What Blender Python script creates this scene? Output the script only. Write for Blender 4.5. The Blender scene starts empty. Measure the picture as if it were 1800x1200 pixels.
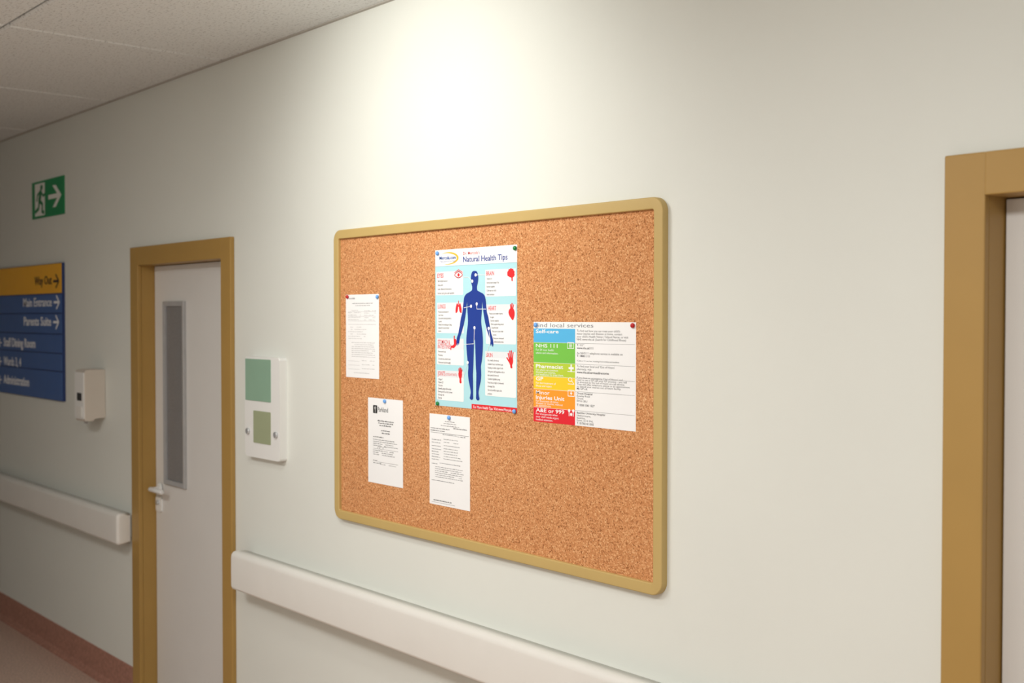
import bpy, bmesh, math, random
from mathutils import Vector, Matrix
random.seed(7)
scene = bpy.context.scene
C = scene.collection
try:
    scene.view_settings.view_transform = 'Standard'
    scene.view_settings.look = 'None'
except Exception as e:
    print(e)

# ------------------------------------------------------------------ camera
EYE = 1.88; D = 2.265; F = 2006.0
th = math.atan2(1750, F); pitch = math.atan2(43, F)
fwd = Vector((-math.cos(th)*math.cos(pitch), math.sin(th)*math.cos(pitch), -math.sin(pitch)))
right = Vector((math.sin(th), math.cos(th), 0))
up = right.cross(fwd)
CAM = Vector((0, -D, EYE))
cd = bpy.data.cameras.new('camera'); cam = bpy.data.objects.new('camera', cd); C.objects.link(cam)
cam.location = CAM
cam.rotation_euler = fwd.to_track_quat('-Z', 'Y').to_euler()
cd.sensor_width = 36; cd.lens = F/1800*36
cd.clip_start = 0.05
cd.dof.use_dof = True; cd.dof.focus_distance = 3.3; cd.dof.aperture_fstop = 3.0
scene.camera = cam

def P(px, py, y=0.0):
    """point of the plane y=const seen at a photo pixel (used to survey the wall)"""
    d = fwd + right*((px-900)/F) - up*((py-600)/F)
    t = (y-CAM.y)/d.y
    return CAM + d*t
def R(px0, pt, px1, pb, y=0.0):
    a = P(px0, pt, y); b = P(px0, pb, y); c = P(px1, pt, y)
    return a.x, c.x, b.z, a.z      # X0,X1,Z0,Z1

# ------------------------------------------------------------------ materials
def lin(c):
    c = c/255.0
    return c/12.92 if c <= 0.04045 else ((c+0.055)/1.055)**2.4
def col(r, g, b): return (lin(r), lin(g), lin(b), 1)
MATS = {}
def mat(name, rgb, rough=0.6, var=0.04, scale=12, bump=0.0, bscale=200, metal=0.0, spec=0.4):
    if name in MATS: return MATS[name]
    m = bpy.data.materials.new(name); m.use_nodes = True
    nt = m.node_tree; b = nt.nodes['Principled BSDF']
    b.inputs['Roughness'].default_value = rough; b.inputs['Metallic'].default_value = metal
    b.inputs['Specular IOR Level'].default_value = spec
    c = col(*rgb)
    tc = nt.nodes.new('ShaderNodeTexCoord')
    n = nt.nodes.new('ShaderNodeTexNoise'); n.inputs['Scale'].default_value = scale; n.inputs['Detail'].default_value = 4
    nt.links.new(tc.outputs['Object'], n.inputs['Vector'])
    r = nt.nodes.new('ShaderNodeValToRGB')
    r.color_ramp.elements[0].position = 0.3; r.color_ramp.elements[1].position = 0.7
    r.color_ramp.elements[0].color = tuple(v*(1-var) for v in c[:3])+(1,)
    r.color_ramp.elements[1].color = tuple(min(1, v*(1+var)) for v in c[:3])+(1,)
    nt.links.new(n.outputs['Fac'], r.inputs['Fac']); nt.links.new(r.outputs['Color'], b.inputs['Base Color'])
    if bump:
        n2 = nt.nodes.new('ShaderNodeTexNoise'); n2.inputs['Scale'].default_value = bscale; n2.inputs['Detail'].default_value = 3
        nt.links.new(tc.outputs['Object'], n2.inputs['Vector'])
        bp = nt.nodes.new('ShaderNodeBump'); bp.inputs['Strength'].default_value = bump; bp.inputs['Distance'].default_value = 0.002
        nt.links.new(n2.outputs['Fac'], bp.inputs['Height']); nt.links.new(bp.outputs['Normal'], b.inputs['Normal'])
    MATS[name] = m
    return m
WALL = mat('wall_paint', (223, 225, 218), 0.55, 0.01, 2.5, 0.06, 160, spec=0.25)
WALL2 = mat('wall_paint_far', (219, 220, 215), 0.6, 0.012, 2.5)
GOLD = mat('ochre_gloss_paint', (171, 136, 74), 0.42, 0.03, 5)
BGOLD = mat('board_frame_ochre', (193, 166, 106), 0.5, 0.02, 5)
LEAF = mat('door_laminate', (221, 219, 215), 0.4, 0.015, 3)
STEEL = mat('grey_steel', (172, 172, 172), 0.4, 0.04, 20, metal=0.1)
PLAST = mat('cream_plastic', (228, 226, 220), 0.38, 0.015, 6)
PLASTW = mat('white_plastic', (232, 232, 229), 0.35, 0.01, 6)
BEIGE = mat('beige_plastic', (205, 196, 184), 0.4, 0.02, 6)
DARK = mat('dark_plastic', (30, 30, 34), 0.25, 0.05)
CHROME = mat('chrome', (214, 217, 220), 0.28, 0.02, metal=0.7)
PAPER = mat('white_paper', (240, 240, 240), 0.7, 0.01, 8)
SKIRT = mat('red_brown_vinyl', (168, 122, 106), 0.5, 0.2, 60)
TRIM = mat('ceiling_edge_trim', (178, 173, 165), 0.5, 0.03)
def pr(rgb): return mat('print_%d_%d_%d' % rgb, rgb, 0.65, 0.0)

def cork_mat():
    m = bpy.data.materials.new('cork'); m.use_nodes = True
    nt = m.node_tree; b = nt.nodes['Principled BSDF']; b.inputs['Roughness'].default_value = 0.9
    b.inputs['Specular IOR Level'].default_value = 0.15
    tc = nt.nodes.new('ShaderNodeTexCoord')
    v = nt.nodes.new('ShaderNodeTexVoronoi'); v.inputs['Scale'].default_value = 300
    n = nt.nodes.new('ShaderNodeTexNoise'); n.inputs['Scale'].default_value = 175; n.inputs['Detail'].default_value = 5; n.inputs['Roughness'].default_value = 0.7
    nt.links.new(tc.outputs['Object'], v.inputs['Vector']); nt.links.new(tc.outputs['Object'], n.inputs['Vector'])
    sp = nt.nodes.new('ShaderNodeSeparateColor'); nt.links.new(v.outputs['Color'], sp.inputs['Color'])
    mx = nt.nodes.new('ShaderNodeMix'); mx.data_type = 'FLOAT'; mx.inputs[0].default_value = 0.5
    nt.links.new(sp.outputs['Red'], mx.inputs[2]); nt.links.new(n.outputs['Fac'], mx.inputs[3])
    r = nt.nodes.new('ShaderNodeValToRGB'); cr = r.color_ramp
    cr.elements[0].position = 0.21; cr.elements[0].color = col(134, 82, 48)
    cr.elements[1].position = 0.81; cr.elements[1].color = col(232, 187, 138)
    e = cr.elements.new(0.35); e.color = col(192, 130, 83)
    e = cr.elements.new(0.62); e.color = col(210, 149, 100)
    nt.links.new(mx.outputs[0], r.inputs['Fac']); nt.links.new(r.outputs['Color'], b.inputs['Base Color'])
    bp = nt.nodes.new('ShaderNodeBump'); bp.inputs['Strength'].default_value = 0.15; bp.inputs['Distance'].default_value = 0.0015
    nt.links.new(n.outputs['Fac'], bp.inputs['Height']); nt.links.new(bp.outputs['Normal'], b.inputs['Normal'])
    return m
CORK = cork_mat()
def tile_mat():
    m = bpy.data.materials.new('mineral_fibre_tile'); m.use_nodes = True
    nt = m.node_tree; b = nt.nodes['Principled BSDF']; b.inputs['Roughness'].default_value = 0.95
    b.inputs['Specular IOR Level'].default_value = 0.1
    tc = nt.nodes.new('ShaderNodeTexCoord')
    mp = nt.nodes.new('ShaderNodeMapping'); mp.inputs['Scale'].default_value = (1, 2.2, 1)
    nt.links.new(tc.outputs['Object'], mp.inputs['Vector'])
    n = nt.nodes.new('ShaderNodeTexNoise'); n.inputs['Scale'].default_value = 52; n.inputs['Detail'].default_value = 5; n.inputs['Roughness'].default_value = 0.7
    nt.links.new(mp.outputs['Vector'], n.inputs['Vector'])
    r = nt.nodes.new('ShaderNodeValToRGB'); cr = r.color_ramp
    cr.elements[0].position = 0.32; cr.elements[0].color = col(182, 184, 182)
    cr.elements[1].position = 0.47; cr.elements[1].color = col(229, 232, 231)
    nt.links.new(n.outputs['Fac'], r.inputs['Fac']); nt.links.new(r.outputs['Color'], b.inputs['Base Color'])
    bp = nt.nodes.new('ShaderNodeBump'); bp.inputs['Strength'].default_value = 0.4; bp.inputs['Distance'].default_value = 0.004
    nt.links.new(n.outputs['Fac'], bp.inputs['Height']); nt.links.new(bp.outputs['Normal'], b.inputs['Normal'])
    return m
TILE = tile_mat()
GLASS = mat('wired_privacy_glass', (128, 127, 127), 0.25, 0.22, 260, 0.3, 300, spec=0.6)
FLOOR = mat('speckled_vinyl_floor', (194, 166, 150), 0.4, 0.3, 90)

# ------------------------------------------------------------------ mesh helpers
def box(bm, x0, x1, y0, y1, z0, z1, bev=0.0, seg=2):
    r = bmesh.ops.create_cube(bm, size=1)
    vs = r['verts']
    for v in vs:
        v.co = Vector(((x0+x1)/2+v.co.x*abs(x1-x0), (y0+y1)/2+v.co.y*abs(y1-y0), (z0+z1)/2+v.co.z*abs(z1-z0)))
    if bev:
        es = list({e for v in vs for e in v.link_edges})
        bmesh.ops.bevel(bm, geom=es, offset=bev, segments=seg, affect='EDGES', profile=0.5)
def flat(bm, pts, y):
    # successive marks of one print lie a hair above one another, so none coincide
    y = y-0.00001*(len(bm.faces) % 11)
    try: bm.faces.new([bm.verts.new((p[0], y, p[1])) for p in pts])
    except Exception as e: print('flat', e)
def frect(bm, r, y): flat(bm, [(r[0], r[2]), (r[1], r[2]), (r[1], r[3]), (r[0], r[3])], y)
def prism(bm, pts, y0, y1, bev=0):
    a = [bm.verts.new((p[0], y0, p[1])) for p in pts]; b = [bm.verts.new((p[0], y1, p[1])) for p in pts]
    n = len(pts)
    bm.faces.new(a); f = bm.faces.new(list(reversed(b)))
    for i in range(n): bm.faces.new((a[i], a[(i+1) % n], b[(i+1) % n], b[i]))
    if bev: bmesh.ops.bevel(bm, geom=list(f.edges), offset=bev, segments=3, affect='EDGES', profile=0.5)
def rrect(x0, x1, z0, z1, r, n=6):
    pts = []
    for cx, cz, a0 in ((x1-r, z1-r, 0), (x0+r, z1-r, 90), (x0+r, z0+r, 180), (x1-r, z0+r, 270)):
        for k in range(n+1):
            a = math.radians(a0+90*k/n); pts.append((cx+r*math.cos(a), cz+r*math.sin(a)))
    return pts
def catmull(pts, n=5, closed=True):
    out = []; N = len(pts)
    rng = range(N) if closed else range(N-1)
    for i in rng:
        g = (lambda k: pts[k % N]) if closed else (lambda k: pts[max(0, min(N-1, k))])
        p0, p1, p2, p3 = g(i-1), g(i), g(i+1), g(i+2)
        for k in range(n):
            t = k/n
            out.append(tuple(0.5*(2*p1[j]+(p2[j]-p0[j])*t+(2*p0[j]-5*p1[j]+4*p2[j]-p3[j])*t*t+(3*p1[j]-p0[j]-3*p2[j]+p3[j])*t**3) for j in (0, 1)))
    if not closed: out.append(pts[-1])
    return out
def ell(cx, cz, rx, rz, n=20): return [(cx+rx*math.cos(2*math.pi*k/n), cz+rz*math.sin(2*math.pi*k/n)) for k in range(n)]
def stroke(bm, pts, w, y, caps=True):
    for i in range(len(pts)-1):
        a = Vector(pts[i]); b = Vector(pts[i+1]); d = (b-a)
        if d.length < 1e-7: continue
        d.normalize(); n = Vector((-d.y, d.x))*w/2
        flat(bm, [a+n, a-n, b-n, b+n], y)
    if caps:
        for p in pts: flat(bm, ell(p[0], p[1], w/2, w/2, 12), y)
def tube(bm, p0, p1, r, n=14):
    p0 = Vector(p0); p1 = Vector(p1); d = (p1-p0).normalized()
    u = d.orthogonal().normalized(); v = d.cross(u)
    A = [bm.verts.new(p0+(u*math.cos(2*math.pi*k/n)+v*math.sin(2*math.pi*k/n))*r) for k in range(n)]
    B = [bm.verts.new(p1+(u*math.cos(2*math.pi*k/n)+v*math.sin(2*math.pi*k/n))*r) for k in range(n)]
    fa = bm.faces.new(list(reversed(A))); fb = bm.faces.new(B)
    for k in range(n): bm.faces.new((A[k], A[(k+1) % n], B[(k+1) % n], B[k]))
    bmesh.ops.bevel(bm, geom=list(fa.edges)+list(fb.edges), offset=r*0.3, segments=2, affect='EDGES', profile=0.5)
_tc = {}
def text_data(s, bold):
    if 'M' in s or 'N' in s or 'W' in s: bold = min(bold, 0.007)
    k = (s, bold)
    if k in _tc: return _tc[k]
    cu = bpy.data.curves.new('t', 'FONT'); cu.body = s; cu.size = 1; cu.resolution_u = 2; cu.offset = bold
    o = bpy.data.objects.new('t', cu); C.objects.link(o)
    dg = bpy.context.evaluated_depsgraph_get(); dg.update()
    me = bpy.data.meshes.new_from_object(o.evaluated_get(dg))
    vs = [(v.co.x, v.co.y) for v in me.vertices]; fs = [tuple(p.vertices) for p in me.polygons]
    bpy.data.objects.remove(o); bpy.data.curves.remove(cu); bpy.data.meshes.remove(me)
    _tc[k] = (vs, fs); return _tc[k]
CAP = None
def text(bm, s, x0, z0, cap, y, width=None, asp=0.85, bold=0.0, align='L', maxx=None):
    global CAP
    if CAP is None:
        CAP = max(v[1] for v in text_data('H', 0.0)[0])
    vs, fs = text_data(s, bold)
    if not vs: return
    mn = min(v[0] for v in vs); mxx = max(v[0] for v in vs)
    sz = cap/CAP
    sx = width/(mxx-mn) if width else sz*asp
    w = (mxx-mn)*sx
    if maxx is not None and x0+w > maxx:
        sx *= (maxx-x0)/w; w = maxx-x0
    if align == 'R': x0 -= w
    if align == 'C': x0 -= w/2
    bv = [bm.verts.new((x0+(v[0]-mn)*sx, y, z0+v[1]*sz)) for v in vs]
    for f in fs:
        try: bm.faces.new([bv[i] for i in f])
        except Exception: pass
def ptext(bm, s, px, py, cap_px, y, px1=None, asp=0.85, bold=0.0, align='L', maxx=None):
    a = P(px, py, y); m = (P(px, py-10, y).z-a.z)/10
    w = abs(P(px1, py, y).x-a.x) if px1 is not None else None
    text(bm, s, a.x, a.z, cap_px*m, y, w, asp, bold, align, maxx)

# ------------------------------------------------------------------ object helpers
def offs(p):
    v = Vector((0, 0, 0))
    while p is not None:
        v += p.location; p = p.parent
    return v
def obj(name, bm, m, parent=None, smooth=False, loc=None):
    bmesh.ops.recalc_face_normals(bm, faces=bm.faces[:])
    off = offs(parent)
    if loc is not None: off = off+Vector(loc)
    for v in bm.verts: v.co -= off
    me = bpy.data.meshes.new(name); bm.to_mesh(me); bm.free()
    for mm in (m if isinstance(m, (list, tuple)) else [m]): me.materials.append(mm)
    if smooth:
        for p in me.polygons: p.use_smooth = True
    o = bpy.data.objects.new(name, me); C.objects.link(o)
    if loc is not None: o.location = loc
    if parent: o.parent = parent
    return o
def flatobj(name, bm, m, parent):
    # printed marks: make every face look at the corridor
    for f in bm.faces:
        f.normal_update()
        if f.normal.y > 0: f.normal_flip()
    off = offs(parent)
    for v in bm.verts: v.co -= off
    me = bpy.data.meshes.new(name); bm.to_mesh(me); bm.free(); me.materials.append(m)
    o = bpy.data.objects.new(name, me); C.objects.link(o); o.parent = parent
    return o
def thing(name, label, cat, loc, group=None):
    o = bpy.data.objects.new(name, None); C.objects.link(o); o.location = loc; o.empty_display_size = 0.1
    o['label'] = label; o['category'] = cat
    if group: o['group'] = group
    return o
def tag(o, label, cat, group=None):
    o['label'] = label; o['category'] = cat
    if group: o['group'] = group
def struct(name, bm, m):
    o = obj(name, bm, m); o['kind'] = 'structure'; return o
def wn(o):
    m = o.modifiers.new('weighted_normal', 'WEIGHTED_NORMAL'); m.keep_sharp = False
B = bmesh.new

# ------------------------------------------------------------------ room shell
XL, XR, YF = -10.5, 2.6, -3.3
CEIL = EYE+1.08
LEAFY = 0.065
d1l = P(228, 438, -0.02).x; d1r = P(412, 420, 0).x
d2l = P(1660, 275, -0.02).x; d2r = d2l+1.10
AW = 0.088
DTOP = EYE+0.335; DIN = EYE+0.247
bm = B()
T = 0.2
o1 = (d1l+AW-0.03, d1r-AW+0.03); o2 = (d2l+AW-0.03, d2r-AW+0.03); OT = DIN+0.03
box(bm, XL, o1[0], 0, T, 0, CEIL+0.1); box(bm, o1[0], o1[1], 0, T, OT, CEIL+0.1)
box(bm, o1[1], o2[0], 0, T, 0, CEIL+0.1); box(bm, o2[0], o2[1], 0, T, OT, CEIL+0.1)
box(bm, o2[1], XR, 0, T, 0, CEIL+0.1)
struct('wall_back', bm, WALL)
bm = B(); box(bm, XL, XR, YF-0.1, YF, 0, CEIL+0.1); struct('wall_front', bm, WALL2)
bm = B(); box(bm, XL-0.1, XL, YF-0.1, T, 0, CEIL+0.1); struct('wall_left', bm, WALL2)
bm = B(); box(bm, XR, XR+0.1, YF-0.1, T, 0, CEIL+0.1); struct('wall_right', bm, WALL2)
bm = B(); box(bm, XL-0.1, XR+0.1, YF-0.1, T, -0.1, 0); struct('floor', bm, FLOOR)
# ceiling: suspended tiles with fine joints
bm = B()
xs = [x for x in [-4.44+1.2*k for k in range(-5, 7)] if XL < x < XR]
xs = [XL]+xs+[XR]
ys = [0, -0.876, -2.076, YF]
for i in range(len(xs)-1):
    for j in range(len(ys)-1):
        g = 0.005
        box(bm, xs[i]+g, xs[i+1]-g, ys[j+1]+g, ys[j]-(g if j else 0), CEIL, CEIL+0.03, 0.008, 1)
box(bm, XL-0.1, XR+0.1, YF-0.1, T, CEIL+0.031, CEIL+0.1)
struct('ceiling', bm, TILE)
bm = B(); box(bm, XL, XR, -0.014, 0, CEIL-0.004, CEIL+0.004); struct('trim_1', bm, TRIM)
# coved skirting
def skirting(name, x0, x1):
    bm = B()
    prof = [(0, 0), (-0.03, 0), (-0.03, 0.002), (-0.014, 0.01), (-0.006, 0.03), (-0.004, 0.155), (0, 0.158)]
    a = [bm.verts.new((x0, p[0], p[1])) for p in prof]; b = [bm.verts.new((x1, p[0], p[1])) for p in prof]
    bm.faces.new(a); bm.faces.new(list(reversed(b)))
    for i in range(len(prof)): j = (i+1) % len(prof); bm.faces.new((a[i], a[j], b[j], b[i]))
    struct(name, bm, SKIRT)
skirting('baseboard_left', XL, d1l); skirting('baseboard_back', d1r, d2l); skirting('baseboard_right', d2r, XR)

# ------------------------------------------------------------------ doors
def door(name, xl, xr, label, full):
    e = thing(name, label, 'door', ((xl+xr)/2, 0, 0)); e['kind'] = 'structure'
    xi0, xi1 = xl+AW, xr-AW
    bm = B()
    box(bm, xl, xi0, -0.02, 0.0, 0, DTOP, 0.003); box(bm, xi1, xr, -0.02, 0.0, 0, DTOP, 0.003)
    box(bm, xi0-0.002, xi1+0.002, -0.02, 0.0, DIN, DTOP, 0.003)
    obj('architrave', bm, GOLD, e)
    bm = B()
    box(bm, xi0-0.03, xi0, 0.0, 0.16, 0, DIN); box(bm, xi1, xi1+0.03, 0.0, 0.16, 0, DIN)
    box(bm, xi0-0.03, xi1+0.03, 0.0, 0.16, DIN, DIN+0.03)
    obj('door_lining', bm, GOLD, e)
    bm = B(); box(bm, xi0+0.003, xi1-0.003, LEAFY, LEAFY+0.045, 0.008, DIN-0.003, 0.002)
    leaf = obj('door_leaf', bm, LEAF, e)
    if full:
        x0, x1, z0, z1 = R(290, 530, 327, 849, LEAFY)
        bm = B()
        fw = 0.022
        prof = [(0, LEAFY), (0, LEAFY-0.012), (0.004, LEAFY-0.015), (fw, LEAFY-0.012), (fw, LEAFY-0.002)]
        rings = []
        for ins, y in prof:
            rings.append([bm.verts.new((a, y, c)) for a, c in ((x0+ins, z0+ins), (x1-ins, z0+ins), (x1-ins, z1-ins), (x0+ins, z1-ins))])
        for a, b in zip(rings, rings[1:]):
            for k in range(4): bm.faces.new((a[k], a[(k+1) % 4], b[(k+1) % 4], b[k]))
        vf = obj('vision_panel_frame', bm, STEEL, e)
        bm = B(); box(bm, x0+fw-0.002, x1-fw+0.002, LEAFY-0.004, LEAFY, z0+fw-0.002, z1-fw+0.002)
        obj('pane', bm, GLASS, vf)
        hc = P(283, 858, LEAFY)
        bm = B(); tube(bm, (hc.x, LEAFY, hc.z), (hc.x, LEAFY-0.012, hc.z), 0.027, 20)
        h = obj('handle_rose', bm, PLASTW, e, True)
        bm = B(); tube(bm, (hc.x, LEAFY-0.01, hc.z), (hc.x, LEAFY-0.055, hc.z), 0.010)
        tube(bm, (hc.x-0.01, LEAFY-0.05, hc.z), (hc.x+0.125, LEAFY-0.05, hc.z), 0.0115)
        obj('lever', bm, PLASTW, h, True)
        kc = P(281, 883, LEAFY)
        bm = B(); prism(bm, rrect(kc.x-0.03, kc.x+0.03, kc.z-0.042, kc.z+0.03, 0.008), LEAFY, LEAFY-0.008, 0.002)
        k = obj('lock_plate', bm, PLASTW, e)
        bm = B(); tube(bm, (kc.x, LEAFY-0.007, kc.z+0.002), (kc.x, LEAFY-0.02, kc.z+0.002), 0.011)
        obj('lock_turn', bm, CHROME, k)
    return e
door('door_1', d1l, d1r, 'pale door with tall narrow glass panel in an ochre frame', True)
door('door_2', d2l, d2r, 'pale door in ochre frame cut off at the right edge of the photo', False)

# ------------------------------------------------------------------ handrails
RT, RB = EYE-0.952, EYE-1.108
def rail_profile(ins):
    yb, yf = -0.022, -0.088+ins
    zt, zb = RT-ins, RB+ins
    return [(yb, zb+0.004), (yf+0.014, zb), (yf+0.004, zb+0.004), (yf, zb+0.014), (yf-0.0005, (zt+zb)/2), (yf, zt-0.022), (yf+0.003, zt-0.010), (yf+0.011, zt-0.002), (yf+0.022, zt), (yb, zt-0.004)]
def loops(bm, secs, c0=True, c1=True):
    L = [[bm.verts.new((x, p[0], p[1])) for p in rail_profile(i)] for x, i in secs]
    for a, b in zip(L, L[1:]):
        n = len(a)
        for k in range(n): bm.faces.new((a[k], a[(k+1) % n], b[(k+1) % n], b[k]))
    if c0: bm.faces.new(L[0])
    if c1: bm.faces.new(list(reversed(L[-1])))
def handrail(x0, x1, label, capl, capr):
    e = thing('handrail', label, 'handrail', ((x0+x1)/2, 0, RB), 'bumper handrails along the corridor wall')
    a = x0+(0.07 if capl else 0); b = x1-(0.07 if capr else 0)
    bm = B(); loops(bm, [(a, 0), (b, 0)], False, False); wn(obj('rail', bm, PLAST, e, True))
    bm = B(); box(bm, x0+0.03, x1-0.03, -0.0225, 0, RB+0.03, RT-0.012, 0.003); obj('wall_mount', bm, PLAST, e)
    for f, xe, s in ((capl, x0, 1), (capr, x1, -1)):
        if f:
            bm = B(); loops(bm, [(xe, 0.014), (xe+s*0.003, 0.006), (xe+s*0.009, 0.0012), (xe+s*0.018, -0.0005), (xe+s*0.07, -0.0005), (xe+s*0.0702, 0.0005)], True, False)
            wn(obj('end_cap', bm, PLAST, e, True))
rx = P(405, 990, -0.085).x
handrail(rx, d2l-0.12, 'long cream plastic bumper handrail running below the cork board', True, True)
handrail(XL+0.02, d1l-0.012, 'cream plastic bumper handrail left of the door, under the blue sign', False, True)

# ------------------------------------------------------------------ cork board
bx0 = P(586, 560, -0.022).x; bx1 = P(1174, 560, 0).x; bz1 = EYE+0.314; bz0 = EYE-0.733
CY = -0.010
board = thing('cork_notice_board', 'large cork notice board in rounded ochre frame covered with pinned papers', 'notice board', ((bx0+bx1)/2, 0, bz0))
bm = B()
prof = [(0, 0), (0, -0.018), (0.0015, -0.0205), (0.004, -0.0215), (0.029, -0.0215), (0.031, -0.0205), (0.032, -0.018), (0.032, CY+0.002)]
rings = []
for ins, y in prof:
    rings.append([bm.verts.new((p[0], y, p[1])) for p in rrect(bx0+ins, bx1-ins, bz0+ins, bz1-ins, max(0.038-ins, 0.004), 10)])
for a, b in zip(rings, rings[1:]):
    n = len(a)
    for k in range(n): bm.faces.new((a[k], a[(k+1) % n], b[(k+1) % n], b[k]))
wn(obj('frame', bm, BGOLD, board, True))
bm = B(); box(bm, bx0+0.028, bx1-0.028, CY, -0.001, bz0+0.028, bz1-0.028); obj('cork_panel', bm, CORK, board)

# ------------------------------------------------------------------ papers
SY = CY-0.0005           # paper front
LAY = lambda k: SY-0.00015*k
GP = 'papers pinned to the cork board'
def sheet(name, label, cat, px):
    r = R(*px, SY)
    e = thing(name, label, cat, ((r[0]+r[1])/2, SY, r[2]), GP)
    bm = B(); box(bm, r[0], r[1], SY, CY-0.0001, r[2], r[3]); obj('sheet', bm, PAPER, e)
    return e, r
def words(bm, px0, px1, py, cap, y, fill=1.0, rag=0.0):
    # a line of print too small to read: little upright strokes grouped into words
    a = P(px0, py, y); b = P(px1, py, y); m = (P(px0, py-10, y).z-a.z)/10; h = cap*m
    x = a.x; end = b.x-(b.x-a.x)*rag*random.random()
    while x < end-0.004:
        n = random.randint(3, 8); on = random.random() < fill
        for k in range(n):
            if x > end: break
            if on:
                hh = h*random.choice((0.75, 0.8, 0.85, 1.2)); w = random.choice((0.0013, 0.0016, 0.0019))
                flat(bm, [(x, a.z), (x+w, a.z), (x+w, a.z+hh), (x, a.z+hh)], y)
            x += 0.0023
        x += 0.0022
def rule(bm, px0, px1, py, w, y):
    a = P(px0, py, y); b = P(px1, py, y); flat(bm, [(a.x, a.z), (b.x, a.z), (b.x, a.z+w), (a.x, a.z+w)], y)
def cwords(bm, pxc, half, py, cap, y): words(bm, pxc-half, pxc+half, py, cap, y)

# 1. pale grey form, upper left
e, r = sheet('paper_form', 'white sheet of faint grey form lines, leftmost on the cork board', 'paper', (608, 518, 666, 662))
bm = B()
words(bm, 614, 624, 526, 3, LAY(1)); words(bm, 619, 656, 534, 1.4, LAY(1)); words(bm, 625, 650, 537.5, 1.2, LAY(1))
flatobj('heading', bm, pr((150, 150, 152)), e)
bm = B()
for y in (546, 550, 554, 558, 562):
    words(bm, 612, 634, y, 0.9, LAY(1), 0.8); words(bm, 640, 661, y+0.5, 0.9, LAY(1), 0.7)
for y in (548, 556, 564, 570): rule(bm, 612, 661, y, 0.0008, LAY(1))
for y in (575, 579, 583, 587, 591, 595): words(bm, 612, 646, y, 0.9, LAY(1), 0.8, 0.3)
for y in (602, 605.5, 609, 612.5, 616, 619.5, 623, 626.5): words(bm, 618, 660, y, 1.0, LAY(1), 0.95, 0.1)
for y in (634, 641, 648): rule(bm, 612, 632, y, 0.0008, LAY(1)); words(bm, 636, 658, y, 1.0, LAY(1), 0.8)
words(bm, 622, 650, 655, 1, LAY(1))
flatobj('printed_lines', bm, pr((172, 172, 172)), e)

# 2. letter with black emblem
e, r = sheet('letter', 'white letter with small black emblem at its top left, lowest left on cork', 'paper', (647, 698, 708, 846))
bm = B(); frect(bm, R(655.8, 711.5, 663, 725.5, LAY(1)), LAY(1)); em = flatobj('emblem', bm, pr((22, 22, 24)), e)
bm = B()
c = P(659.4, 719, LAY(2)); s = 0.009
flat(bm, [(c.x-.13*s, c.z-1.2*s), (c.x+.13*s, c.z-1.2*s), (c.x+.13*s, c.z+.3*s), (c.x-.13*s, c.z+.3*s)], LAY(2))
for a, b in ((0, 1.0), (-.42, .62), (.42, .62)): flat(bm, ell(c.x+a*s, c.z+b*s, .2*s, .2*s, 10), LAY(2))
stroke(bm, [(c.x-.42*s, c.z+.5*s), (c.x, c.z-.1*s), (c.x+.42*s, c.z+.5*s)], .16*s, LAY(2))
flatobj('emblem_mark', bm, PAPER, em)
bm = B(); ptext(bm, 'Parkland', 664.2, 723, 8, LAY(1), 682, bold=0.006); flatobj('lettering', bm, pr((40, 40, 44)), e)
bm = B()
for y, h in ((740, 14), (744, 13), (748.2, 11), (757.5, 8), (762, 7)): cwords(bm, 678, h, y, 2.0, LAY(1))
words(bm, 656, 674, 767.5, 1.8, LAY(1)); words(bm, 656, 664, 809, 1.4, LAY(1)); words(bm, 656, 670, 813, 1.4, LAY(1))
flatobj('heading', bm, pr((24, 24, 28)), e)
bm = B()
for y in (772, 775.5, 779, 782.5, 791, 794.5, 798): words(bm, 656, 699, y, 1.3, LAY(1), 0.95, 0.2)
rule(bm, 656, 700, 787.5, 0.0008, LAY(1)); rule(bm, 664, 700, 811.5, 0.0008, LAY(1))
words(bm, 668, 696, 816, 0.9, LAY(1), 0.8)
flatobj('printed_lines', bm, pr((80, 80, 84)), e)
bm = B(); q = [P(a, b, LAY(1)) for a, b in ((663, 788), (666, 783), (667, 788), (670, 784), (673, 788), (676, 785), (679, 787))]
stroke(bm, catmull([(p.x, p.z) for p in q], 4, False), 0.0012, LAY(1), False); flatobj('signature', bm, pr((50, 50, 60)), e)

# 3. typed record sheet
e, r = sheet('typed_record', 'white typed record sheet with two columns, pinned below the health poster', 'paper', (755, 726, 826, 884))
bm = B()
cwords(bm, 791, 9, 741, 1.3, LAY(1)); cwords(bm, 791, 11, 744.5, 1.3, LAY(1)); cwords(bm, 791, 16, 748, 1.3, LAY(1))
words(bm, 757, 790, 752, 1.6, LAY(1)); words(bm, 797, 822, 754, 1.8, LAY(1)); words(bm, 757, 782, 756, 1.6, LAY(1))
rule(bm, 757, 824, 759, 0.001, LAY(1))
words(bm, 762, 795, 878.5, 1.8, LAY(1))
flatobj('heading', bm, pr((62, 62, 66)), e)
bm = B()
cwords(bm, 790, 12, 764, 1.3, LAY(1)); words(bm, 803, 818, 768, 1.3, LAY(1))
for i, y in enumerate((772, 777, 783, 788.5, 793, 797.5, 802, 806.5)):
    words(bm, 759, 770+random.random()*6, y, 1.4, LAY(1)); words(bm, 780, 798+random.random()*18, y+0.3, 1.2, LAY(1), 0.95)
words(bm, 759, 770, 814, 1.4, LAY(1)); words(bm, 773, 810, 814, 1.3, LAY(1))
for y in (820, 823.5, 827, 830.5, 834, 837.5): words(bm, 765, 819, y, 1.2, LAY(1), 0.95, 0.15)
words(bm, 759, 806, 843, 1.3, LAY(1), 1, .2); rule(bm, 759, 800, 881, 0.0008, LAY(1))
flatobj('printed_lines', bm, pr((102, 102, 106)), e)

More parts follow.
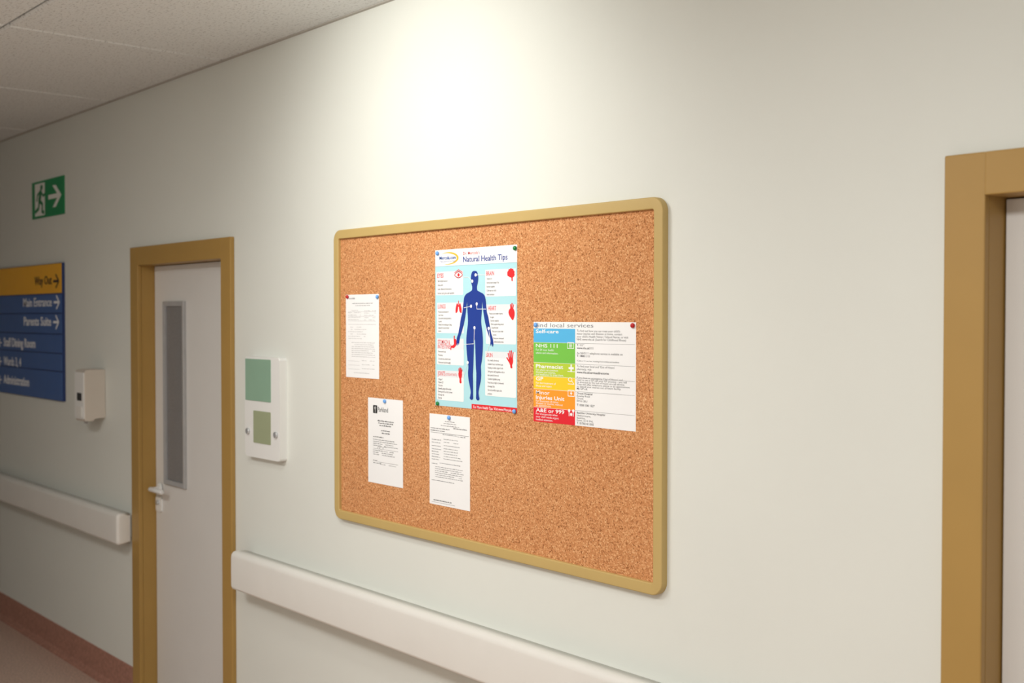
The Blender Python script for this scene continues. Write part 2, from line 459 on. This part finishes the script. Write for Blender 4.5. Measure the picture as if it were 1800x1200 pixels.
# 4. health tips poster -------------------------------------------------
RED = pr((222, 38, 44)); NAVY = pr((22, 56, 144)); SKY = pr((176, 222, 230)); GREY = pr((226, 229, 232)); INK = pr((40, 40, 46)); LOGO = pr((22, 76, 156))
e, r = sheet('health_poster', 'tall pale blue health poster with dark blue human figure', 'poster', (765, 440, 909, 712))
hx0, hx1, hz0, hz1 = r
bm = B(); q = P(766, 469, LAY(1)).z; frect(bm, (hx0, hx1, hz0, q), LAY(1)); flatobj('blue_ground', bm, SKY, e)
bm = B(); frect(bm, (hx0, hx1, q-0.0005, q+0.0012), LAY(2)); flatobj('header_rule', bm, pr((150, 195, 205)), e)
bm = B(); ptext(bm, 'Dr. Mercola\'s', 814, 448, 5.2, LAY(1), 843, bold=0.006); flatobj('red_lettering', bm, RED, e)
bm = B()
for dx in (-0.12, 0.12): ptext(bm, 'Natural Health Tips', 814+dx, 460.5, 9.4, LAY(1)-0.00002*(dx > 0), 892+dx, bold=0.007)
flatobj('title_lettering', bm, NAVY, e)
bm = B(); c = P(788, 454, LAY(1)); ew = abs(P(806, 454, LAY(1)).x-c.x); eh = 0.020
A = range(-115, 141, 8); nA = len(A)
out = [(c.x+ew*math.cos(math.radians(t)), c.z+eh*math.sin(math.radians(t))) for t in A]
inn = []
for i, t in enumerate(A):
    k = 0.006*math.sin(math.pi*(i+0.4)/nA)
    inn.append((c.x+(ew-k)*math.cos(math.radians(t))-k*.5, c.z+(eh-k)*math.sin(math.radians(t))))
for k in range(nA-1): flat(bm, [out[k], out[k+1], inn[k+1], inn[k]], LAY(1))
flatobj('logo_swoosh', bm, pr((242, 184, 52)), e)
bm = B()
for dx in (-0.15, 0.15): ptext(bm, 'Mercola.com', 772.5+dx, 456.5, 5.8, LAY(2)-0.00002*(dx > 0), 801+dx, bold=0.007)
ptext(bm, 'Take Control of Your Health', 774, 461, 2.4, LAY(2), 801); flatobj('logo_lettering', bm, LOGO, e)
# figure
half = [(0, 0), (.030, .006), (.047, .032), (.050, .062), (.044, .094), (.032, .118), (.031, .135), (.038, .150), (.070, .163), (.116, .178), (.143, .206), (.154, .252), (.166, .315), (.186, .360), (.208, .435), (.225, .485), (.246, .525), (.252, .560), (.240, .582), (.228, .560), (.217, .577), (.208, .545), (.202, .515), (.188, .495), (.162, .445), (.136, .380), (.124, .335), (.110, .275), (.102, .240), (.099, .300), (.091, .365), (.090, .400), (.103, .465), (.112, .530), (.110, .600), (.098, .690), (.084, .740), (.089, .790), (.081, .850), (.054, .930), (.058, .965), (.066, .988), (.046, 1.0), (.022, .990), (.022, .950), (.022, .880), (.024, .800), (.018, .740), (.013, .650), (.006, .550)]
FL = LAY(7)
top = P(834, 476, FL); foot = P(834, 703, FL); H = top.z-foot.z
pts = half+[(0, .530)]+[(-a, b) for a, b in reversed(half[1:])]
bm = B(); flat(bm, [(top.x+a*H*0.90, top.z-b*H) for a, b in catmull(pts, 4)], FL); flatobj('human_figure', bm, NAVY, e)
# panels
panels = [
 (767, 478, 814, 519, ['EYES'], ['Safe sunlight exposure', 'Astaxanthin', 'Lutein, Bilberry & Anthocyanins', 'Eat fresh, dark green, leafy vegetables'], 'eye', 806, 483),
 (768, 532, 815, 585, ['LUNGS'], ['Reduce air pollutants in', 'your home', 'Use natural cleaning products', '& polish', 'Refrain from smoking or being', 'exposed to second-hand', 'smoke'], 'lungs', 806, 541),
 (768, 594, 815, 640, ['STOMACH &', 'INTESTINES'], ['Fermented foods', 'Probiotics', 'Consume raw, whole foods', 'Chew your food thoroughly'], 'stomach', 797, 604),
 (768, 650, 815, 702, ['JOINTS (OSTEOARTHRITIS)'], ['Omega-3', 'Vitamin D3', 'Curcumin', 'Boswellia, ginger & bromelain', 'Evening primrose, black currant', '& borage oils', 'Exercise'], 'bone', 809, 659),
 (853, 474, 907, 521, ['BRAIN'], ['Vitamin D3', 'Animal based omega-3 fats', 'Exercise regularly', 'Challenge your mind', 'Avoid aluminium'], 'brain', 898, 482),
 (854, 535, 907, 604, ['HEART'], ['Reduce your intake of grains', '& sugars', 'Exercise regularly', 'Drink organic whey protein', 'Grass fed beef', 'Keep your stress under', 'control', 'Keep your cholesterol', 'within healthy levels'], 'heart', 899, 548),
 (853, 617, 907, 695, ['SKIN'], ['Eat a healthy diet that is', 'suitable for your nutritional type,', 'focusing on whole, organic foods', 'Dark green, leafy vegetables such as', 'kale, spinach & broccoli', 'Consider vegetable juicing', 'Foods that are high in carotenoids', '& omega-3 fats', 'Use only certified organic skin', 'products'], 'hand', 898, 631)]
def icon(kind, px, py, y):
    c = P(px, py, y); s = 0.0165; bm = B(); X = lambda pts, n=4: [(c.x+a*s, c.z+b*s) for a, b in catmull(pts, n)]
    if kind == 'eye':
        o = [(c.x+a*s, c.z+b*s) for a, b in catmull([(-1.2, 0), (-.5, .5), (0, .62), (.5, .5), (1.2, 0), (.5, -.45), (0, -.55), (-.5, -.45)], 4)]
        stroke(bm, o+[o[0]], .16*s, y); flat(bm, ell(c.x, c.z, .33*s, .33*s, 14), y)
        stroke(bm, [(c.x-1.2*s, c.z+.45*s), (c.x, c.z+1.0*s), (c.x+1.2*s, c.z+.45*s)], .14*s, y)
    elif kind == 'lungs':
        for q in (-1, 1): flat(bm, X([(q*.15, .55), (q*.45, .9), (q*.8, .3), (q*.95, -.5), (q*.85, -1), (q*.35, -.75), (q*.2, -.2)]), y)
        stroke(bm, [(c.x, c.z+1.3*s), (c.x, c.z+.3*s)], .22*s, y); stroke(bm, [(c.x-.3*s, c.z+.2*s), (c.x, c.z+.5*s), (c.x+.3*s, c.z+.2*s)], .16*s, y)
    elif kind == 'stomach':
        flat(bm, X([(.1, 1.5), (.4, 1.5), (.4, .95), (.75, .9), (.98, .3), (.75, -.4), (0, -.85), (-.55, -.75), (-.7, -1.2), (-1.0, -1.15), (-.85, -.5), (-.4, -.35), (.1, -.1), (.1, .7)]), y)
    elif kind == 'bone':
        for k, (a, b) in enumerate(((-.45, 1.2), (-.1, 1.4), (.25, 1.3), (.55, 1.0))): stroke(bm, [(c.x+a*s, c.z+b*s), (c.x+a*.5*s, c.z+.1*s)], .24*s, y)
        flat(bm, X([(-.5, .5), (.45, .5), (.5, -.2), (.3, -.7), (.35, -1.5), (-.2, -1.5), (-.25, -.7), (-.5, -.2)]), y)
    elif kind == 'brain':
        flat(bm, X([(-1, .1), (-.95, .5), (-.75, .6), (-.6, .95), (-.3, .95), (0, 1.15), (.3, 1.0), (.6, 1.0), (.75, .7), (1.0, .5), (.95, .15), (1.05, -.1), (.8, -.45), (.5, -.6), (.45, -1.2), (.2, -1.2), (.1, -.6), (-.3, -.55), (-.55, -.35), (-.9, -.25)], 3), y)
    elif kind == 'heart':
        flat(bm, X([(-.5, .5), (-.1, .75), (.5, .6), (.85, 0), (.8, -.8), (.4, -1.5), (-.2, -1.1), (-.75, -.4), (-.8, .1)]), y)
        for a, b in ((-.25, 1.3), (.15, 1.5), (.55, 1.25)): stroke(bm, [(c.x+a*s, c.z+b*s), (c.x+a*.5*s, c.z+.4*s)], .26*s, y)
    elif kind == 'hand':
        flat(bm, X([(-.5, .1), (.45, .2), (.6, -.5), (.35, -1.1), (.4, -1.6), (-.1, -1.6), (-.2, -1.1), (-.55, -.5)]), y)
        for a, b in ((-.75, 1.0), (-.3, 1.45), (.15, 1.5), (.6, 1.2)): stroke(bm, [(c.x+a*s, c.z+b*s), (c.x+a*.55*s, c.z-.1*s)], .27*s, y)
        stroke(bm, [(c.x-1.1*s, c.z+.2*s), (c.x-.35*s, c.z-.6*s)], .3*s, y)
    return bm
for (a, b, cc, d, title, lines, ic, ix, iy) in panels:
    q = R(a, b, cc, d, LAY(3))
    bm = B(); flat(bm, rrect(*q, 0.004, 4), LAY(3)); pn = flatobj('text_panel', bm, PAPER, e)
    th_ = 11.5 if len(title) == 1 else 19
    zt = P(a, b+th_, LAY(4)).z
    bm = B(); flat(bm, [(q[0], zt), (q[1], zt), (q[1], q[3]), (q[0], q[3])], LAY(4)); flatobj('title_band', bm, GREY, pn)
    bm = B(); ti = 2.5 if ic == 'heart' else 0
    for k, t in enumerate(title):
        if len(t) > 12:
            ptext(bm, 'JOINTS', a+1.5, b+9.5, 7.5, LAY(5), a+14.5, bold=0.007); ptext(bm, '(OSTEOARTHRITIS)', a+15.2, b+9.7, 4.2, LAY(5), a+35)
        else: ptext(bm, t, a+1.8+ti, b+10+8*k, 7.0, LAY(5), a+1.8+ti+len(t)*(2.7 if len(t) < 6 else 2.35), bold=0.012)
    flatobj('title_lettering', bm, RED, pn)
    bm = B(); y0 = b+th_+6; st = (d-y0-2)/max(len(lines)-1, 1); st = min(st, 7.2)
    for k, t in enumerate(lines):
        ind = 0
        if ic == 'heart': ind = [4, 5, 6, 6.5, 7.5, 9, 10, 11, 12][k]
        if ic == 'hand': ind = 2
        ptext(bm, t, a+2.5+ind, y0+st*k, 3.3, LAY(4), asp=0.64, bold=0.006, maxx=q[1]-0.003)
    flatobj('lettering', bm, INK, pn)
    flatobj('icon', icon(ic, ix, iy, LAY(6)), RED, pn)
for path in ([(814, 487), (824, 487), (830, 494)], [(853, 483), (836, 483)], [(815, 541), (828, 538)], [(854, 543), (838, 543), (838, 534)], [(815, 605), (833, 604), (834, 576)], [(815, 662), (822, 637)], [(853, 628), (862, 600), (859, 577)]):
    bm = B()
    q = [(lambda v: (v.x, v.z))(P(x, y, LAY(8))) for x, y in path]
    stroke(bm, q, 0.0016, LAY(8), False); flat(bm, ell(q[-1][0], q[-1][1], 0.0052, 0.0052, 14), LAY(8))
    flatobj('pointer_line', bm, PAPER, e)
bm = B(); frect(bm, (P(829, 709, LAY(3)).x, hx1, hz0, P(829, 709.5, LAY(3)).z), LAY(3)); fb = flatobj('footer_bar', bm, RED, e)
bm = B(); ptext(bm, 'For More Health Tips, Visit www.Mercola.com', 832, 717, 4.6, LAY(4), 907, bold=0.006); flatobj('footer_lettering', bm, PAPER, fb)

# 5. local services chart ------------------------------------------------
e, r = sheet('services_chart', 'landscape services chart with rainbow coloured blocks down its left side', 'poster', (938, 565.5, 1118, 740))
sx0, sx1, sz0, sz1 = r
bm = B(); ptext(bm, 'Find local services', 940.3, 574.5, 6.8, LAY(1), 1043, bold=0.008); flatobj('heading_lettering', bm, pr((140, 142, 146)), e)
rows = [(577, 601, (84, 180, 228)), (601.5, 636, (116, 192, 72)), (636.5, 660, (182, 206, 58)), (660.5, 682.5, (252, 202, 40)), (683, 714.5, (248, 154, 40)), (715, 740, (222, 32, 46))]
TT = [[('Self-care', 942, 585, 6.0, 982)], [('NHS 111', 942, 610, 6.2, 980)], [('Pharmacist', 942, 646, 6.2, 990)], [('GP', 942, 668, 6.2, 955)], [('Minor', 942, 692, 6.4, 966), ('Injuries Unit', 942, 700.5, 6.4, 992)], [('A&E or 999', 942, 723, 6.4, 992)]]
SS = [[], [('For 24 hour health', 616), ('advice and information.', 621.5)], [('For advice on common', 651), ('illnesses and injuries,', 655), ('and medicines to treat them.', 659)], [('For the treatment of', 674), ('illness and injury.', 679)], [('For treatment of minor', 705.5), ('illnesses or injuries, without', 709.5), ('an appointment.', 713.5)], [('For emergencies when', 728), ('your child needs urgent', 733), ('medical attention.', 738)]]
IC = [None, (1003, 607, 'p'), (1004, 647, '+'), (1004, 669, 's'), (1004, 691, 'k'), (1004, 725, 'a')]
xb = P(1011, 640, LAY(1)).x
def service_icon(cx, cy, k):
    bm = B(); y = LAY(2)
    c = P(cx, cy, y); s = 0.0105
    fr = [(c.x-s*1.2, c.z-s*.8), (c.x+s*1.2, c.z-s*.8), (c.x+s*1.2, c.z+s*.8), (c.x-s*1.2, c.z+s*.8), (c.x-s*1.2, c.z-s*.8)]
    if k == 'p':
        stroke(bm, fr, 0.0018, y)
        for t in (.4, 0, -.4): stroke(bm, [(c.x-s*.5, c.z+s*t), (c.x+s*.5, c.z+s*t)], .002, y)
    elif k == '+': stroke(bm, [(c.x-s, c.z), (c.x+s, c.z)], .006, y, False); stroke(bm, [(c.x, c.z-s), (c.x, c.z+s)], .006, y, False); stroke(bm, [(c.x-s*1.4, c.z-s*.9), (c.x+s*1.4, c.z-s*.9)], .0015, y)
    elif k == 's': stroke(bm, ell(c.x-s*.4, c.z+s*.3, s*.7, s*.5, 14), .002, y); stroke(bm, [(c.x+s*.2, c.z), (c.x+s*1.1, c.z-s*.9), (c.x-s*1.2, c.z-s*.9)], .002, y)
    elif k == 'k': stroke(bm, fr, 0.002, y); stroke(bm, [(c.x-s*.4, c.z), (c.x+s*.4, c.z)], .003, y, False); stroke(bm, [(c.x, c.z-s*.5), (c.x, c.z+s*.5)], .003, y, False)
    else:
        for t in (-.8, 0, .8): flat(bm, ell(c.x+s*t, c.z+s*.5*(1 if t else -1), s*.45, s*.45, 12), y)
        stroke(bm, [(c.x-s*.8, c.z-s*.9), (c.x-s*.8, c.z+.2*s)], .003, y); stroke(bm, [(c.x+s*.8, c.z-s*.9), (c.x+s*.8, c.z+.2*s)], .003, y)
    return bm
for (a, b, c), tt, ss, ic in zip(rows, TT, SS, IC):
    za = P(938, a, LAY(1)).z; zb = P(938, b, LAY(1)).z
    bm = B(); frect(bm, (sx0, xb, max(zb, sz0), za), LAY(1)); cb = flatobj('colour_block', bm, pr(c), e)
    bm = B()
    for s, px, py, cap, p1 in tt: ptext(bm, s, px, py, cap, LAY(2), p1, bold=0.02)
    flatobj('title_lettering', bm, PAPER, cb)
    if ss:
        bm = B()
        for s, py in ss: ptext(bm, s, 942, py, 3.6, LAY(2), asp=1.15)
        flatobj('lettering', bm, PAPER, cb)
    if ic: flatobj('icon', service_icon(*ic), PAPER, cb)
bm = B()
for a, b, c in rows[1:]:
    za = P(938, a, LAY(1)).z; flat(bm, [(xb, za), (sx1-0.004, za), (sx1-0.004, za+0.0009), (xb, za+0.0009)], LAY(1))
flatobj('row_rules', bm, pr((150, 150, 150)), e)
bm = B()
for s, py, cap, bo in (("To find out how you can treat your child's", 583, 3.7, 0), ('minor injuries and illnesses at home, contact', 588, 3.7, 0), ("your child's Health Visitor / School Nurse, or visit", 593, 3.7, 0), ('NHS www.nhs.uk (Search for Childhood Illness)', 598, 3.7, 0),
        ('T: 111*', 608, 3.7, .02), ('www.nhs.uk/111', 613, 3.7, .02), ('An NHS111 telephone service is available on', 622, 3.7, 0), ('T: 18001 111', 627, 3.7, .02), ('*Calls to 111 are free, including from mobiles and landlines.', 635, 2.6, 0),
        ("To find your local and 'Out of Hours'", 645, 3.7, 0), ('pharmacy, visit', 650, 3.7, 0), ('www.nhs.uk/servicesdirectories', 655.5, 3.7, .02),
        ("If you have an emergency 'Out of Hours' and", 664.8, 3.2, 0), ('need to see a GP call your GP practice - you will', 668.7, 3.2, 0), ('be diverted to the out of hours on-call service.', 672.6, 3.2, 0), ('They will offer telephone advice or an appointment', 676.5, 3.2, 0), ('to attend your nearest out of hours facility.', 680.4, 3.2, 0), ("My GP's #:", 684.3, 3.2, .006),
        ('Orsett Hospital', 692.5, 3.4, .012), ('Rowley Road', 697, 3.3, 0), ('Orsett', 701.4, 3.3, 0), ('RM16 3EU', 705.8, 3.3, 0), ('T: 0300 300 1527', 713, 3.6, .015),
        ('Basildon University Hospital', 726.5, 3.4, .012), ('Nethermayne,', 731.2, 3.2, 0), ('Basildon,', 735.4, 3.2, 0), ('Essex, SS16 5NL', 739.6, 3.2, 0), ('T: 01702 411505', 745, 3.6, .015)):
    ptext(bm, s, 1014, py, cap, LAY(1), asp=1.12*3.7/cap if cap > 3 else 1.12, bold=bo, maxx=sx1-0.006)
flatobj('lettering', bm, pr((50, 50, 52)), e)

# ------------------------------------------------------------------ pushpins
PINM = {'blue': mat('blue_pin', (112, 170, 238), 0.35, 0.02), 'red': mat('red_pin', (186, 26, 34), 0.35, 0.02), 'green': mat('green_pin', (24, 128, 64), 0.35, 0.02)}
def pin(px, py, c, label):
    q = P(px, py, SY-0.003); y = SY-0.0014
    prof = [(0.0002, -0.0066), (0.0035, -0.0062), (0.0058, -0.0048), (0.0068, -0.0030), (0.0068, -0.0012), (0.006, 0.0), (0.0003, 0.0)]
    bm = B(); n = 18; rg = []
    for rr, dy in prof: rg.append([bm.verts.new((q.x+rr*math.cos(2*math.pi*k/n), y+dy, q.z+rr*math.sin(2*math.pi*k/n))) for k in range(n)])
    for a, b in zip(rg, rg[1:]):
        for k in range(n): bm.faces.new((a[k], a[(k+1) % n], b[(k+1) % n], b[k]))
    bm.faces.new(rg[0]); bm.faces.new(rg[-1])
    o = obj('pushpin', bm, PINM[c], None, True, (q.x, y, q.z)); tag(o, label, 'pushpin', 'round pushpins on the cork board')
pin(610.5, 521.5, 'red', 'red round pushpin in the top left corner of the faint grey form')
pin(663, 521.5, 'blue', 'blue round pushpin in the top right corner of the faint grey form')
pin(676, 705, 'blue', 'blue round pushpin at the top middle of the letter with black emblem')
pin(789, 734, 'blue', 'blue round pushpin at the top middle of the two column record sheet')
pin(768.5, 445, 'blue', 'blue round pushpin in the top left corner of the health poster')
pin(905, 436, 'green', 'green round pushpin in the top right corner of the health poster')
pin(769, 709, 'green', 'green round pushpin in the bottom left corner of the health poster')
pin(904, 723, 'blue', 'blue round pushpin on the red footer corner of the health poster')
pin(941.5, 571, 'blue', 'blue round pushpin in the top left corner of the rainbow services chart')
pin(1112, 572, 'red', 'red round pushpin in the top right corner of the rainbow services chart')

# ------------------------------------------------------------------ exit sign
GRN = mat('sign_green', (18, 140, 84), 0.4, 0.02); WHT = mat('sign_white', (238, 240, 234), 0.45, 0.01)
y = -0.006
r = R(56, 322, 112, 386, y)
e = thing('exit_sign', 'green emergency exit sign with running man and right arrow', 'exit sign', ((r[0]+r[1])/2, 0, r[2]))
bm = B(); box(bm, r[0], r[1], y, 0, r[2], r[3], 0.001, 1); obj('panel', bm, GRN, e)
W = r[1]-r[0]; Hh = r[3]-r[2]
N = lambda a, b: (r[0]+a*W, r[2]+b*Hh)
y2 = y-0.0006; y3 = y-0.0012
bm = B(); flat(bm, [N(.10, .06), N(.42, .06), N(.42, .94), N(.10, .94)], y2); flatobj('doorway', bm, WHT, e)
bm = B()
flat(bm, ell(*N(.32, .82), .042*W, .070*Hh, 16), y3)
stroke(bm, [N(.29, .69), N(.25, .46)], .075*W, y3)
stroke(bm, [N(.30, .70), N(.375, .58), N(.415, .62)], .030*W, y3); stroke(bm, [N(.27, .71), N(.19, .63), N(.165, .49)], .030*W, y3)
stroke(bm, [N(.26, .46), N(.345, .36), N(.335, .17), N(.38, .14)], .042*W, y3); stroke(bm, [N(.25, .45), N(.22, .26), N(.125, .19)], .042*W, y3)
flatobj('running_man', bm, mat('man_green', (14, 120, 72), 0.4, 0.02), e)
bm = B()
flat(bm, [N(.53, .45), N(.53, .57), N(.80, .57), N(.66, .80), N(.76, .80), N(.93, .51), N(.76, .22), N(.66, .22), N(.80, .45)], y2)
flatobj('arrow', bm, WHT, e)

# ------------------------------------------------------------------ direction sign
y = -0.018
sz1_ = P(107, 461, y).z; sz0_ = P(110, 706, y).z; sxr = P(109, 580, y).x; sxl = P(-24, 580, y).x
e = thing('direction_sign', 'blue wall sign with orange top strip listing hospital directions', 'direction sign', ((sxl+sxr)/2, 0, sz0_))
BLUE = mat('sign_blue', (66, 100, 160), 0.45, 0.02); ORG = mat('sign_orange', (240, 178, 46), 0.45, 0.02)
DBL = mat('sign_groove', (36, 56, 106), 0.5, 0.02); SINK = mat('sign_ink', (40, 32, 30), 0.5); STXT = mat('sign_text', (240, 243, 248), 0.5, 0.01)
bm = B(); box(bm, sxl, sxr, y+0.003, 0, sz0_, sz1_, 0.002, 1); obj('backing', bm, DBL, e)
m = (sz1_-sz0_)
ty = y-0.0008
def arrow(bm, px, py, s, d):
    c = P(px, py, ty); w = s*0.2
    stroke(bm, [(c.x-d*s*.6, c.z), (c.x+d*s*.6, c.z)], w, ty, False)
    stroke(bm, [(c.x+d*s*.05, c.z+s*.5), (c.x+d*s*.65, c.z), (c.x+d*s*.05, c.z-s*.5)], w, ty)
cuts = [0, .222, .365, .515, .655, .785, 1.0]
ST = [('Way Out', 61, 501, 91, (98, 494), 1), ('Main Entrance', 41, 539, 91, (99, 531), 1), ('Parents Suite', 42, 571.5, 90, (98, 566), 1),
      ('Staff Dining Room', 6.5, 608, 62, (0.5, 602), -1), ('Wards 3, 4', 6.5, 641, 37, (0.5, 635), -1), ('Administration', 6.5, 673, 51, (0.5, 667), -1)]
for k, (s, px, py, p1, ap, d) in enumerate(ST):
    bm = B(); box(bm, sxl+0.006, sxr-0.006, y, y+0.003, sz1_-m*cuts[k+1]+0.003, sz1_-m*cuts[k]-0.003, 0.001, 1)
    st_ = obj('sign_strip', bm, ORG if k == 0 else BLUE, e)
    bm = B()
    # heavy sign lettering: the same word laid twice, a hair apart
    for i, dx in enumerate((-0.18, 0.18)): ptext(bm, s, px+dx, py, 14.5, ty-0.0001*i, p1+dx, bold=0.014)
    flatobj('lettering', bm, SINK if k == 0 else STXT, st_)
    bm = B(); arrow(bm, ap[0], ap[1], 0.068 if d > 0 else 0.046, d); flatobj('arrow', bm, SINK if k == 0 else STXT, st_)

# ------------------------------------------------------------------ dispenser
yf = -0.112
fx0 = P(131, 690, yf).x; fx1 = P(147, 690, yf).x; fz1 = P(147, 650, yf).z; fz0 = P(147, 741, yf).z
e = thing('hand_gel_dispenser', 'beige wall mounted hand gel dispenser beside the blue sign', 'soap dispenser', ((fx0+fx1)/2, 0, fz0))
bm = B()
prof = [(0, fz0+0.014), (-0.056, fz0+0.014), (-0.064, fz0), (-0.102, fz0), (-0.107, fz0+0.006), (-0.107, fz1-0.012), (-0.101, fz1-0.003), (-0.092, fz1), (0, fz1)]
a = [bm.verts.new((fx0, p[0], p[1])) for p in prof]; b = [bm.verts.new((fx1, p[0], p[1])) for p in prof]
fa = bm.faces.new(a); fb = bm.faces.new(list(reversed(b)))
for i in range(len(prof)): j = (i+1) % len(prof); bm.faces.new((a[i], a[j], b[j], b[i]))
bmesh.ops.bevel(bm, geom=list(fa.edges)+list(fb.edges), offset=0.003, segments=2, affect='EDGES', profile=0.5)
obj('body', bm, BEIGE, e)
bm = B(); prism(bm, rrect(fx0+0.003, fx1-0.003, fz0+0.012, fz1-0.014, 0.007), -0.106, yf, 0.002); cv = obj('front_cover', bm, PLASTW, e)
wc = P(139.5, 697, yf)
bm = B(); prism(bm, rrect(wc.x-0.030, wc.x+0.030, wc.z-0.02, wc.z+0.02, 0.005), yf+0.0005, yf-0.0015); obj('level_window', bm, DARK, e)
bm = B(); prism(bm, rrect(wc.x-0.036, wc.x+0.036, fz0+0.02, fz0+0.075, 0.006), yf+0.0005, yf-0.004, 0.002); obj('push_bar', bm, PLAST, e)
bm = B(); tube(bm, (wc.x, -0.08, fz0+0.004), (wc.x, -0.08, fz0-0.014), 0.009); obj('nozzle', bm, STEEL, e)

# ------------------------------------------------------------------ wall control box
yf = -0.032
r = R(430, 626, 491, 800, yf)
e = thing('wall_control_box', 'white wall box with two green panels between door and cork board', 'control box', ((r[0]+r[1])/2, 0, r[2]))
bm = B(); prism(bm, rrect(*r, 0.012), 0, yf, 0.004); obj('case', bm, PLASTW, e)
q = R(430, 628, 476, 702, yf); q = (max(q[0], r[0]+0.008), q[1], q[2], q[3]-0.004)
bm = B(); prism(bm, rrect(*q, 0.003, 2), yf+0.001, yf-0.002); obj('green_panel', bm, mat('sage_green', (138, 170, 148), 0.5, 0.02), e)
q = R(446, 721, 476, 777, yf)
bm = B(); prism(bm, rrect(*q, 0.003, 2), yf+0.001, yf-0.002); obj('olive_panel', bm, mat('olive_green', (156, 164, 132), 0.5, 0.02), e)
for px, py in ((437, 757), (486, 764)):
    c = P(px, py, yf); bm = B(); tube(bm, (c.x, yf, c.z), (c.x, yf-0.010, c.z), 0.0125, 18); obj('chrome_button', bm, CHROME, e)

# ------------------------------------------------------------------ light
def area(name, loc, sx, sy, power, c=(1, .99, .968), rot=(0, 0, 0)):
    l = bpy.data.lights.new(name, 'AREA'); l.shape = 'RECTANGLE'; l.size = sx; l.size_y = sy; l.energy = power; l.color = c
    o = bpy.data.objects.new(name, l); o.location = loc; o.rotation_euler = rot; C.objects.link(o); return o
hs = P(755, 275, 0)
sp = bpy.data.lights.new('wall_washer_lamp', 'SPOT'); sp.energy = 76; sp.color = (1, .985, .93); sp.spot_size = math.radians(104); sp.spot_blend = 1.0; sp.shadow_soft_size = 0.18
so = bpy.data.objects.new('wall_washer_lamp', sp); so.location = (hs.x+0.1, -1.2, CEIL-0.1)
so.rotation_euler = (Vector((hs.x, 0, hs.z-0.08))-so.location).to_track_quat('-Z', 'Y').to_euler(); C.objects.link(so)
area('corridor_lamp', (-0.7, -2.0, CEIL-0.02), 1.2, 0.6, 50)
area('corridor_lamp', (-3.2, -2.5, CEIL-0.02), 1.2, 0.6, 50)
w = bpy.data.worlds.new('world'); scene.world = w; w.use_nodes = True
w.node_tree.nodes['Background'].inputs[0].default_value = (0.5, 0.5, 0.5, 1); w.node_tree.nodes['Background'].inputs[1].default_value = 0.1
